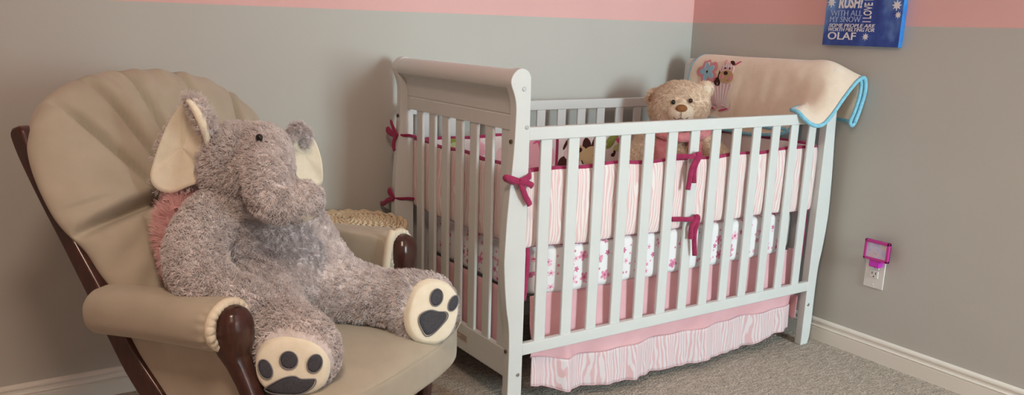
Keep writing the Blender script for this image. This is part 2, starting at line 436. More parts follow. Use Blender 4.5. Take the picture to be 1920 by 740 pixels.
# ------------------------------------------------------------------ bumper
bump = root('crib_bumper', 'pink zebra print padded crib bumper with maroon piping and ties', 'crib bumper', (.67, .38, .545))
def wav(s, k=1.0): return .0032 * math.sin(s * 21 * k + .7) + .0022 * math.sin(s * 47 * k) + .0018 * math.sin(s * 9)
def ztop(s): return .781 + .004 * math.sin(s * 5.1 + .6) + .0025 * math.sin(s * 23)
def zbot(s): return .547 + .004 * math.sin(s * 6.3 + 2.2) + .003 * math.sin(s * 19)
def panel(name, P0, P1, inward, thick, mats, lift=(0, 0), nseg=110, prints=None, print_off=0.0):
    """padded panel from P0 to P1 (xy), inward: unit xy vector; outer face zebra, inner face print"""
    P0, P1 = Vector((*P0, 0)), Vector((*P1, 0)); N = Vector((*inward, 0)); Ln = (P1 - P0).length
    nv = 14
    def prof_pt(s, a):   # a in 0..1 around the section
        zt, zb = ztop(s) + lift[0] + (lift[1] - lift[0]) * s / Ln, zbot(s) + (lift[0] + (lift[1] - lift[0]) * s / Ln) * .3
        ang = 2 * PI * a
        cx, cz = math.cos(ang), math.sin(ang)
        e = .35
        x = math.copysign(abs(cx) ** .55, cx) * thick / 2; z = math.copysign(abs(cz) ** e, cz) * .5
        puff = 1 + .25 * math.sin(s * 33 + z * 6) * .3
        return P0 + (P1 - P0) * (s / Ln) + N * (x * puff + thick / 2 + wav(s, 1) * (1 - abs(z) * .8)) + Vector((0, 0, (zt + zb) / 2 + z * (zt - zb)))
    na = 28
    V, F = grid(lambda u, v: prof_pt(v * Ln, u), na, nseg, True)
    I = []
    for i in range(na):
        a = (i + .5) / na
        inner = math.cos(2 * PI * a) > 0
        I += [1 if inner else 0] * (nseg - 1)
    F += [tuple(i * nseg for i in range(na)), tuple(i * nseg + nseg - 1 for i in range(na))]; I += [0, 0]
    o = ob(name, V, F, mats, bump, midx=I)
    for nm, top in (('piping', 1), ('piping', 0)):
        path = []
        for k in range(nseg):
            s = Ln * k / (nseg - 1); zz = prof_pt(s, .25 if top else .75)
            path.append(zz + Vector((0, 0, -.003 if top else .002)))
        r = .0085 if top else .004
        V2, F2 = tube(path, r, 10, .95)
        ob(nm, V2, F2, 'maroon', o)
    return o, prof_pt, Ln
pf, pfp, _ = panel('front_panel', (.008, .024), (1.332, .024), (0, 1), .024, ['zebra', 'inner'], (0, .006))
pb, pbp, _ = panel('back_panel', (.012, W - .026), (1.328, W - .026), (0, -1), .024, ['zebra', 'inner'], (.006, .004))
pe, _, _ = panel('end_panel', (.003, .044), (-.007, W - .037), (1, 0), .024, ['zebra', 'inner'], (0, .016), 70)
pe2, _, _ = panel('end_panel', (L - .002, .044), (L - .002, W - .046), (-1, 0), .024, ['zebra', 'inner'], (.01, .012), 70)

# printed animals and flowers on the inner face of the back panel
def blob(cx, cy, rx, ry, n=28, rot=0, e=2):
    out = []
    for i in range(n):
        a = 2 * PI * i / n; c, s = math.cos(a), math.sin(a)
        x = math.copysign(abs(c) ** (2 / e), c) * rx; y = math.copysign(abs(s) ** (2 / e), s) * ry
        out.append((cx + x * math.cos(rot) - y * math.sin(rot), cy + x * math.sin(rot) + y * math.cos(rot)))
    return out
def decal(name, shapes, fn, parent, label=None):
    """shapes: list of (poly2d, material, layer); fn(a,b,h) -> 3D with h the height off the surface"""
    names, parts = [], []
    for poly, m, lay in shapes:
        if m not in names: names.append(m)
        V, F = prism(poly, fn, -.002, .0004 + .0005 * lay); parts.append((V, F, names.index(m)))
    V, F, I = cat(*parts)
    return ob(name, V, F, names, parent, midx=I, smooth=False, label=label)
def bfn(a, b, h):
    a += .024; b -= .005
    q = a - .012; lf = .006 - .002 * q / 1.316
    zt, zb_ = ztop(q) + lf, zbot(q) + lf * .3
    zr = max(-.499, min(.499, (b - (zt + zb_) / 2) / (zt - zb_)))
    sn = (2 * abs(zr)) ** (1 / .35); x = (1 - sn * sn) ** .275 * .012
    off = x * (1 + .075 * math.sin(q * 33 + zr * 6)) + .012 + wav(q) * (1 - abs(zr) * .8)
    return (a, W - .026 - off - .0006 - h, b)
sh = []
# pink elephant
sh = [(blob(.515, .700, .075, .062), 'p_pink', 0), (blob(.500, .738, .034, .040), 'p_pink', 1), (blob(.505, .738, .024, .030), 'p_hot', 2), (blob(.525, .700, .0035, .0045), 'p_brown', 2), (blob(.478, .696, .0035, .0045), 'p_brown', 2)]
decal('printed_elephant', sh, bfn, pb, label='printed pink elephant')
# zebra
sh = [(blob(.682, .752, .047, .036), 'p_pale', 0), (blob(.700, .706, .052, .034), 'p_tan', 2), (blob(.654, .706, .018, .020), 'p_pale', 3), (blob(.634, .672, .030, .026, 24, .6), 'p_brown', 1), (blob(.712, .720, .014, .010), 'p_brown', 3), (blob(.683, .742, .004, .006), 'p_brown', 3), (blob(.641, .744, .006, .022, 16, -.5), 'p_brown', 2), (blob(.662, .780, .010, .020, 18, .4), 'p_hot', 2)]
sh += [([(.695 + (.022 if k % 2 else .013) * math.cos(k * PI / 8), .785 + (.022 if k % 2 else .013) * math.sin(k * PI / 8)) for k in range(16)], 'p_brown', 3)]
for k in range(4): sh.append((blob(.672 + .016 * k, .762 + .006 * (k % 2), .003, .012, 12, -.2), 'p_white', 1))
decal('printed_zebra', sh, bfn, pb, label='printed zebra with tan muzzle')
# tan animal with brown ears
sh = [(blob(.752, .728, .024, .040, 24, .18), 'p_brown', 0), (blob(.800, .735, .024, .044, 24, -.32), 'p_brown', 0), (blob(.778, .690, .050, .042), 'p_tan', 2), (blob(.772, .690, .0032, .006), 'p_brown', 3), (blob(.784, .690, .0032, .006), 'p_brown', 3), (blob(.737, .690, .012, .03), 'p_brown', 1)]
decal('printed_animal', sh, bfn, pb, label='printed tan animal with brown ears')
# leaves and blossom
sh = [(blob(.882, .757, .034, .016, 24, .45), 'p_green', 0), (blob(.874, .737, .028, .013, 24, .7), 'p_green', 0), (blob(.925, .765, .026, .030), 'p_hot', 1), (blob(.935, .770, .016, .020), 'p_pink', 2), (blob(.917, .724, .030, .012, 20, .75), 'p_lime', 0), (blob(.900, .716, .018, .010, 20, 1.1), 'p_lime', 0), (blob(.890, .690, .010, .008), 'p_brown', 1), (blob(.897, .699, .006, .010), 'p_brown', 1)]
decal('printed_blossom', sh, bfn, pb, label='printed pink blossom with green leaves')
# motifs seen through the near end
sh = [(blob(.120, .786, .030, .010, 20, .2), 'p_green', 0), (blob(.150, .764, .030, .010, 20, -.5), 'p_lime', 0), (blob(.118, .760, .024, .008, 20, .9), 'p_lime', 0), (blob(.262, .775, .022, .024), 'p_pink', 0), (blob(.250, .745, .024, .020), 'p_pink', 0), (blob(.278, .752, .020, .018), 'p_pale', 1), (blob(.340, .72, .03, .03), 'p_pale', 0)]
decal('printed_blossom', sh, bfn, pb, label='printed pink blossom with lime leaves')
sh = [(blob(1.12, .70, .04, .04), 'p_tan', 0), (blob(1.20, .73, .03, .03), 'p_pink', 0)]
decal('printed_animal', sh, bfn, pb)
# a maroon seam tape running down the back panel
V, F = grid(lambda u, v: bfn(.590 + .012 * u + .004 * v, .566 + .206 * v, .0012), 4, 22)
solidify(ob('seam_tape', V, F, 'maroon', pb), .002)

# ties: flat ribbons wound round the slats and posts
def ribbon(path, w=.0085, parent=bump, name='tie', k=5, flat=2.3, up=(0, -1, 0), extra=None):
    segs = [tube(catmull(p, k), w * .42, 10, flat, up=up) for p in path]
    V, F, _ = cat(*segs); return ob(name, V, F, 'maroon', parent)
y = -.012
ribbon([[(.016, .022, .788), (.006, .004, .780), (-.004, -.006, .774), (-.030, y, .766), (-.042, y - .006, .764)],
        [(-.040, y - .004, .763), (-.055, y - .008, .770), (-.078, y - .010, .778), (-.090, y - .006, .781), (-.084, y - .003, .772), (-.060, y - .004, .762), (-.040, y - .004, .762)],
        [(-.045, y - .008, .768), (-.028, y - .012, .764), (-.008, y - .013, .755), (-.001, y - .008, .750), (-.006, y - .004, .757), (-.030, y - .004, .764)],
        [(-.042, y - .006, .766), (-.034, y - .008, .748), (-.022, y - .007, .722), (-.010, y - .006, .705), (-.004, y - .004, .694)]], w=.0095)
def slat_bow(x, zt, t1, t2, w=.0088):
    f = -.008
    ribbon([[(x - .055, .024, zt), (x - .030, .004, zt + .002), (x - .010, f, zt + .001), (x + .012, f, zt + .003), (x + .030, .006, zt + .004), (x + .044, .024, zt)],
            [(x + .016, f - .002, zt + .008), (x + .020, f - .006, zt + .004), (x + t1[0] * .35, f - .006, zt - t1[1] * .35), (x + t1[0] * .75, f - .005, zt - t1[1] * .72), (x + t1[0], f - .004, zt - t1[1])],
            [(x + .018, f - .004, zt + .009), (x + .024, f - .010, zt + .004), (x + t2[0] * .5, f - .010, zt - t2[1] * .4), (x + t2[0], f - .007, zt - t2[1])]], w)
slat_bow(.6435, .794, (-.012, .108), (.010, .086))
slat_bow(.660, .582, (.002, .066), (.026, .126))
# ties on the back left post
xo = -.058
ribbon([[(.004, W - .045, .800), (-.020, W - .040, .806), (-.044, W - .030, .806), (xo, W - .012, .804)],
        [(xo, W - .02, .803), (xo - .006, W - .012, .822), (xo - .008, W + .010, .845), (xo - .010, W + .004, .850), (xo - .008, W - .004, .826), (xo, W - .016, .806)],
        [(xo, W - .018, .804), (xo - .006, W + .010, .812), (xo - .010, W + .034, .824), (xo - .010, W + .030, .812), (xo, W - .01, .803)],
        [(xo, W - .014, .804), (xo - .006, W - .004, .786), (xo - .006, W - .002, .762), (xo - .004, W - .006, .750)]], w=.0095, up=(-1, 0, 0))
xo = -.074
ribbon([[(.002, W - .045, .575), (-.024, W - .040, .580), (-.050, W - .034, .580), (xo, W - .024, .580)],
        [(xo, W - .026, .580), (xo - .006, W - .014, .602), (xo - .006, W - .004, .612), (xo - .006, W + .006, .598), (xo, W - .014, .582)],
        [(xo, W - .022, .580), (xo - .006, W + .012, .570), (xo - .008, W + .045, .552), (xo - .006, W + .072, .546)]], w=.0095, up=(-1, 0, 0))
ribbon([[(.024, .026, .552), (.020, .018, .530), (.016, .014, .500), (.013, .014, .450), (.009, .016, .395)]], w=.008)
ribbon([[(1.326, .050, .560), (1.333, .046, .540), (1.336, .044, .500), (1.334, .042, .455), (1.336, .044, .400), (1.333, .044, .335)],
        [(1.330, .05, .556), (1.337, .042, .57), (1.334, .040, .545), (1.328, .044, .545)]], w=.0085)

# ------------------------------------------------------------------ bed skirt
skirt = root('bed_skirt', 'pink cotton bed skirt with zebra print ruffle hanging under the mattress', 'bed skirt', (.67, .38, .04))
def front_seam(s): return .156 + .050 * math.exp(-(s / .13) ** 2) + .008 * smoothstep(.9, 1.3, s)
def front_bot(s):
    return .034 + .075 * math.exp(-((s - .02) / .15) ** 2) + .040 * smoothstep(.95, 1.33, s) + .010 * math.exp(-((s - .32) / .12) ** 2)
def fold(s, d):
    return (.010 * math.sin(s * 17 + .5) + .006 * math.sin(s * 41) + .014 * math.exp(-((s - .20) / .025) ** 2) - .012 * math.exp(-((s - .12) / .05) ** 2)) * d
def fpt(u, v):
    s = .052 + u * 1.245; zt, zs = .392, front_seam(s)
    return (s + .004 * math.sin(v * 9 + s * 20) * v, .050 - fold(s, .25 + .75 * v) - .008 * v, zt + (zs - zt) * v)
sp = solidify(ob('front_panel', *grid(fpt, 150, 26), 'pink', skirt), .002)
def rpt(u, v):
    s = .052 + u * 1.245; zs, zb = front_seam(s) + .003, front_bot(s)
    return (s, .050 - fold(s, 1) - .011 - .005 * v - (.004 * math.sin(s * 60 + 3 * math.sin(s * 11)) + .0025 * math.sin(s * 107)) * v, zs + (zb - zs) * v)
solidify(ob('ruffle', *grid(rpt, 260, 12), 'zebra_s', skirt), .002)
V, F = tube([rpt(i / 259, 1) for i in range(260)], .0016, 6)
ob('hem', V, F, 'pink', skirt)
def ept(x, sg):
    def f(u, v):
        s = .07 + u * .62; zt, zs = .385, .10 + .01 * math.sin(s * 8)
        return (x - sg * (.006 * math.sin(s * 25) + .004 * math.sin(s * 61)) * (.3 + v) - sg * .006 * v, s, zt + (zs - zt) * v)
    return f
for x, sg in ((.040, 1), (1.300, -1)):
    solidify(ob('end_panel', *grid(ept(x, sg), 80, 14), 'pink', skirt), .002)
# a loose corner of the skirt showing by the far leg
def cpt(u, v): return (1.296 + .022 * math.sin(u * PI) * (1 - .4 * v), .010 + .055 * u, .205 - .10 * v * (1 - .35 * abs(u - .45)))
solidify(ob('corner_flap', *grid(cpt, 14, 10), 'pink', skirt), .002)

# ------------------------------------------------------------------ blanket on the far end
blk = root('baby_blanket', 'peach fleece baby blanket with aqua satin edging draped over the far crib end', 'blanket', (1.37, .35, .80))
SA = [(1.304, .802), (1.308, .85), (1.311, .90), (1.314, .95), (1.318, 1.00), (1.322, 1.045), (1.334, 1.078), (1.362, 1.0935), (1.396, 1.0885), (1.422, 1.062), (1.432, 1.01), (1.436, .95), (1.437, .885)]
def sec(Y, dz=0): return [(x, Y, z + dz) for x, z in SA]
edge = [(1.165, .030, .928), (1.170, .000, .922), (1.176, -.018, .905), (1.190, -.036, .886), (1.215, -.048, .877), (1.248, -.053, .885), (1.290, -.056, .922), (1.345, -.060, .985), (1.395, -.066, 1.035), (1.430, -.068, 1.043), (1.446, -.066, 1.000), (1.442, -.058, .935), (1.428, -.052, .880)]
mid = [(1.290, .085, .925), (1.285, .075, .935), (1.283, .065, .945), (1.288, .055, .955), (1.298, .045, .975), (1.312, .035, 1.010), (1.330, .030, 1.052), (1.362, .026, 1.088), (1.398, .022, 1.084), (1.424, .018, 1.058), (1.436, .014, 1.005), (1.440, .012, .950), (1.438, .012, .886)]
mid2 = [(x - .002 * (i < 6), .150, z) for i, (x, z) in enumerate(SA)]
mid2 = [(x, Y, max(z, .83 + .012 * i) if i < 3 else z) for i, (x, Y, z) in enumerate(mid2)]
ends = [.715, .712, .708, .703, .697, .688, .672, .662, .662, .67, .68, .69, .70]
secs = [[(x, ends[i], z) for i, (x, z) in enumerate(SA)], sec(.60, .001), sec(.45, -.001), sec(.30), mid2, mid, edge]
cols = [catmull([s[i] for s in secs], 10) for i in range(13)]
nu = len(cols[0])
def wob(p, u, v):
    n = .0035 * math.sin(p.y * 26 + p.z * 9) + .002 * math.sin(p.y * 57 + 1)
    w = math.exp(-((v - .2) / .25) ** 2)
    return p + Vector((-abs(n) * w, 0, 0))
rows = [[wob(p, u / nu, v / 72) for v, p in enumerate(catmull([cols[i][u] for i in range(13)], 6))] for u in range(nu)]
nv = len(rows[0])
V = [p for r in rows for p in r]; F = [(i * nv + j, (i + 1) * nv + j, (i + 1) * nv + j + 1, i * nv + j + 1) for i in range(nu - 1) for j in range(nv - 1)]
bl = ob('fleece', V, F, 'blanket', blk); solidify(bl, .009, 0)
n_ = len(rows[-1]); tail = rows[-1][int(n_ * .66):]
loop_ = catmull([tail[-1], tail[-1] + Vector((-.008, .003, -.010)), tail[-1] + Vector((-.018, .006, .004))] + [tail[-k] + Vector((-.018, .006, 0)) for k in (6, 11, 16, 21)], 5)
def trimtube(path, r=.0075): return tube(path, r, 9, .9)
V, F, _ = cat(trimtube(rows[0], .006), trimtube(rows[-1], .0080), trimtube(loop_, .0070), trimtube([r[0] for r in rows], .0075), trimtube([r[-1] for r in rows], .0075))
ob('satin_edging', V, F, 'blue', blk)
# second folded layer: hem line a little higher on the inside
def under(u, v):
    Yy = .735 - .58 * u; return (1.303 + .008 * v, Yy, .838 + .03 * v)
V, F = grid(under, 30, 4); solidify(ob('folded_layer', V, F, 'blanket', blk), .010, 0)
V, F = tube([(1.297, .73 - .58 * k / 20, .838 + .004 * math.sin(k)) for k in range(21)], .006, 8)
ob('satin_edging', V, F, 'blue', blk)
# embroidery
def sx(z):
    pts = [(z0, x0) for x0, z0 in SA[:9]]
    for (za, xa), (zb, xb) in zip(pts, pts[1:]):
        if za <= z <= zb: return xa + (xb - xa) * (z - za) / (zb - za)
    return pts[-1][1] if z > pts[-1][0] else pts[0][1]
def blfn(a, b, h): return (sx(b) - .0085 - h * 1.4, a, b)
fl = []
for k in range(5):
    an = PI / 2 + .35 + k * 2 * PI / 5; cx, cz = .592 - .030 * math.cos(an) * 1.0, 1.030 + .026 * math.sin(an)
    fl.append((blob(cx, cz, .030, .023, 22, -an + PI), 'p_coral', k % 2))
    cx, cz = .592 - .022 * math.cos(an), 1.030 + .020 * math.sin(an)
    fl.append((blob(cx, cz, .019, .0125, 20, -an + PI), 'p_sky', 2 + k % 2))
fl.append((blob(.592, 1.030, .005, .005), 'p_brown', 4))
decal('flower_applique', fl, blfn, bl, label='embroidered coral and sky blue flower')
zb = []
zb += [(blob(.497, .945, .052, .055, 28, 0, 3), 'p_pale', 0), (blob(.470, .900, .030, .022, 24, 0, 3), 'p_pale', 0), (blob(.535, .905, .022, .03, 24, 0, 3), 'p_pale', 0)]
for k in range(6): zb.append((blob(.533 - .0145 * k, .948, .0026, .046, 14, .12 * (k - 3)), 'p_white', 1))
for k in range(3): zb.append((blob(.470, .915 - .009 * k, .026, .0022, 14, .25), 'p_white', 1))
zb += [(blob(.478, .882, .026, .004, 14, -.25), 'p_hot', 2), (blob(.537, .884, .012, .004, 14, .25), 'p_hot', 2)]
zb += [(blob(.531, .992, .020, .015, 20, .6), 'p_brown', 1), (blob(.524, 1.020, .006, .034, 18, .25), 'p_brown', 1)]
zb += [(blob(.487, 1.046, .036, .026), 'p_pale', 2), (blob(.484, 1.016, .040, .026), 'p_tan', 3), (blob(.488, 1.030, .011, .008), 'p_brown', 4), (blob(.509, 1.014, .011, .010), 'p_coral', 4), (blob(.459, 1.014, .011, .010), 'p_coral', 4)]
zb += [(blob(.497, 1.050, .003, .004), 'p_brown', 4), (blob(.472, 1.050, .003, .004), 'p_brown', 4), (blob(.466, 1.072, .015, .006, 16, .5), 'p_brown', 3), (blob(.504, 1.072, .006, .012, 16, -.2), 'p_pink', 3), (blob(.440, 1.072, .016, .003, 14, -.6), 'p_hot', 2)]
zb += [(blob(.480 - .0035 * k, 1.001 - .0012 * abs(k - 1) * -1, .003, .0012, 8), 'p_hot', 4) for k in range(4)]
for k in range(4): zb.append((blob(.506 - .012 * k, 1.060, .0022, .008, 10, .1), 'p_white', 3))
decal('zebra_applique', zb, blfn, bl, label='embroidered pink zebra foal with a tan muzzle')

# ------------------------------------------------------------------ teddy bear
bear = root('teddy_bear', 'tan plush teddy bear in a pink vest sitting in the crib corner', 'teddy bear', (1.09, .50, .553))
bf = Vector((-.66, -.75, 0)).normalized(); bs = Vector((-bf.y, bf.x, 0)); BO = Vector((1.085, .505, 0))
def B(f, l, z): return BO + bf * f + bs * l + Vector((0, 0, z))
brot = Matrix((bf, bs, Vector((0, 0, 1)))).transposed()
def bell(f, l, z, r, nu=20, nv=12): return ellipsoid(B(f, l, z), r, nu, nv, brot)
blobs = [bell(0, 0, .902, (.098, .117, .096), 28, 16), bell(.0, -.012, .885, (.10, .112, .085), 28, 16),
         bell(-.005, -.106, .930, (.022, .036, .034)), bell(-.005, .092, .972, (.022, .035, .033)),
         bell(-.02, 0, .685, (.095, .115, .132), 24, 14)]
blobs += chain([(B(.0, -.10, .77), .045), (B(.06, -.155, .715), .042), (B(.11, -.175, .69), .042)]) + chain([(B(.0, .10, .77), .045), (B(.05, .15, .72), .042), (B(.09, .18, .69), .042)])
blobs += chain([(B(.03, -.08, .612), .055), (B(.13, -.11, .605), .05), (B(.20, -.13, .612), .052)]) + chain([(B(.03, .08, .612), .055), (B(.12, .12, .605), .05), (B(.18, .15, .612), .052)])
bb = organic('body', blobs, ['bearfur', 'bearfur'], bear, .008, 5)
hair(bb, 3200, .0065, 14, 2, clump=.35, root_r=.0016, tip_r=.0005)
ob('muzzle', *bell(.080, -.004, .882, (.050, .054, .043), 28, 16), 'muzzle', bear)
ob('nose', *bell(.122, -.004, .901, (.014, .023, .0155), 20, 12), 'brownnose', bear)
for l, z in ((-.036, .922), (.030, .930)): ob('eye', *bell(.097, l, z, (.009, .0085, .0095), 16, 10), 'black', bear)
mouth = tube(catmull([B(.118, -.032, .866), B(.128, -.020, .858), B(.1315, -.004, .864), B(.128, .012, .859), B(.117, .026, .869)], 5), .0012, 6)
mid_ = tube([B(.1335, -.004, .887), B(.1335, -.004, .864)], .0011, 6)
V, F, _ = cat(mouth, mid_); ob('mouth_stitching', V, F, 'p_brown', bear)
ob('inner_ear', *bell(.014, -.110, .926, (.008, .022, .022), 16, 10), 'brownnose', bear)
ob('inner_ear', *bell(.014, .094, .970, (.008, .020, .020), 16, 10), 'muzzle', bear)
def vest(sgn):
    def f(u, v):
        a = sgn * (.30 + u * 2.0); b = -1.0 + v * 1.9
        k = 1.10 + .02 * math.sin(u * 30) * math.sin(v * 19)
        return B(-.02 + .100 * k * math.cos(a) * math.cos(b), .118 * k * math.sin(a) * math.cos(b), .705 + .128 * math.sin(b) * 1.04)
    return grid(f, 26, 18)
for s in (-1, 1):
    o = ob('vest', *vest(s), ['vest', 'vest'], bear); solidify(o, .008, 0)
V, F = tube(catmull([B(.02, -.10, .80), B(.075, -.055, .79), B(.09, 0, .785), B(.075, .055, .79), B(.02, .11, .80), B(-.02, .125, .82)], 5), .020, 10)
ob('collar', V, F, 'vest', bear)
V, F = tube(catmull([B(.077, .004, .79), B(.082, -.006, .75), B(.084, .006, .71), B(.082, -.004, .67)], 5), .0016, 6)
ob('chest_stitching', V, F, 'p_tan', bear)

# ------------------------------------------------------------------ glider chair
ANG = math.radians(31); CO = Vector((-.70, -.03, 0))
CS = Vector((math.cos(ANG), math.sin(ANG), 0)); CD = Vector((math.sin(ANG), -math.cos(ANG), 0)); CZ = Vector((0, 0, 1))
def T(f, l, z): return CO + CD * f + CS * l + CZ * z
crot = Matrix((CD, CS, CZ)).transposed()
chair = root('glider_chair', 'beige cushioned glider chair with dark cherry wood frame holding the grey elephant', 'chair', T(0, 0, 0))
# seat cushion
def seat_pts():
    bm = bmesh.new(); bmesh.ops.create_cube(bm, size=2); bmesh.ops.subdivide_edges(bm, edges=bm.edges, cuts=30, use_grid_fill=True)
    V = []
    e = 8
    for v in bm.verts:
        p = v.co; l = (abs(p.x) ** e + abs(p.y) ** e + abs(p.z) ** e) ** (1 / e)
        x, yy, z = p.x / l, p.y / l, p.z / l
        f = .035 + x * .300 - (.040 * (abs(yy) ** 3.0) if x > 0 else 0) * max(0, x)
        lt = yy * (.285 if x < .3 else .285 + .03 * smoothstep(.3, .7, x))
        zz = .378 + z * .055
        if z > 0: zz += .026 * (1 - abs(x) ** 3) * (1 - abs(yy) ** 3) * z
        zz += .006 * x
        V.append(T(f, lt, zz))
    F = [tuple(v.index for v in f.verts) for f in bm.faces]; bm.free(); return V, F
sc_ = ob('seat_cushion', *seat_pts(), 'suede', chair)
pp = []
for i in range(61):
    a = -1 + 2 * i / 60; yy = math.copysign(min(1, abs(a) * 1.0), a)
    pp.append(T(.035 + .296 - .040 * abs(yy) ** 3, yy * .300, .420 + .004))
V, F = tube(pp, .0022, 6); ob('seam', V, F, 'suede', sc_)
# back cushion
bu = Vector((-.535, 0, .845)); bn = Vector((.845, 0, .535))
BB = Vector((-.158, 0, .425))
def TB(x, v, n): q = BB + bu * v + bn * n; return T(q.x, x + .024, q.z)
HB = .735
def halfw(v):
    if v < .42: return .305 + .077 * smoothstep(.05, .42, v) - .014 * math.exp(-((v - .30) / .05) ** 2)
    t = (v - .42) / (HB - .42); return .382 * max(0.0, 1 - t ** 2.6) ** (1 / 2.35)
def back_cush():
    n = 90
    V, F = [], []
    def thick(a, v):
        # a: -1..1 across; v in metres
        r = abs(a)
        hw = max(halfw(v), .001); x = a * hw
        vb = min(1, v / .06) ** .5 if v < .06 else 1.0
        tt = max(0.0, 1 - max(0, (v - (HB - .14)) / .14) ** 2.2) ** .5 if v > HB - .14 else 1.0
        edge = max(0.0, 1 - r ** 3.2) ** .5
        t = .072 * edge * vb * tt
        def crease(d, w, dep): return dep * math.exp(-(d / w) ** 2)
        # horizontal tuft line
        vt = .335 + .035 * (1 - (x / .36) ** 2)
        t -= crease(v - vt, .015, .064 * (.5 + .55 * smoothstep(.0, .25, abs(x)))) * edge
        if v > vt - .02:
            for x0, x1, dp in ((-.03, -.05, .040), (-.13, -.31, .046), (.07, .13, .040), (.16, .31, .044), (-.075, -.17, .044)):
                k = (v - vt) / (HB - vt); xx = x0 + (x1 - x0) * k
                t -= crease(x - xx, .0115, dp) * edge * (.45 + .55 * math.sin(min(1, max(0, k)) * PI))
        else:
            for x0, x1, dp in ((-.10, -.13, .018), (.10, .13, .018), (-.2, -.26, .012)):
                k = (vt - v) / vt; xx = x0 + (x1 - x0) * k
                t -= crease(x - xx, .013, dp) * edge * max(0, 1 - k)
        # gathers at the rim
        t += .006 * math.sin(18 * math.atan2(v - .40, x) * 1.6) * smoothstep(.60, .90, r if v < .5 else max(r, (v - .42) / (HB - .42))) * edge
        return max(t, .004 * edge)
    rows = []
    nv, na = 170, 150
    for side in (1, -1):
        for j in range(nv):
            v = HB * (1 - (1 - j / (nv - 1)) ** 1.25) if False else HB * j / (nv - 1)
            if j == nv - 1: v = HB - 1e-4
            hw = halfw(v)
            for i in range(na):
                a = math.sin((i / (na - 1) - .5) * PI)
                V.append(TB(a * hw, v, side * (thick(a, v) if side > 0 else min(.05, max(.0, 1 - abs(a) ** 3.2) ** .5 * .05 * min(1, v / .06)))))
    for s in (0, 1):
        o = s * nv * na
        for j in range(nv - 1):
            for i in range(na - 1):
                q = (o + j * na + i, o + j * na + i + 1, o + (j + 1) * na + i + 1, o + (j + 1) * na + i)
                F.append(q if s == 0 else q[::-1])
    return V, F
V, F = back_cush()
bc = ob('back_cushion', V, F, 'suede', chair)
wd = bc.modifiers.new('weld', 'WELD'); wd.merge_threshold = .0016
sm = bc.modifiers.new('sm', 'SMOOTH'); sm.factor = .25; sm.iterations = 1
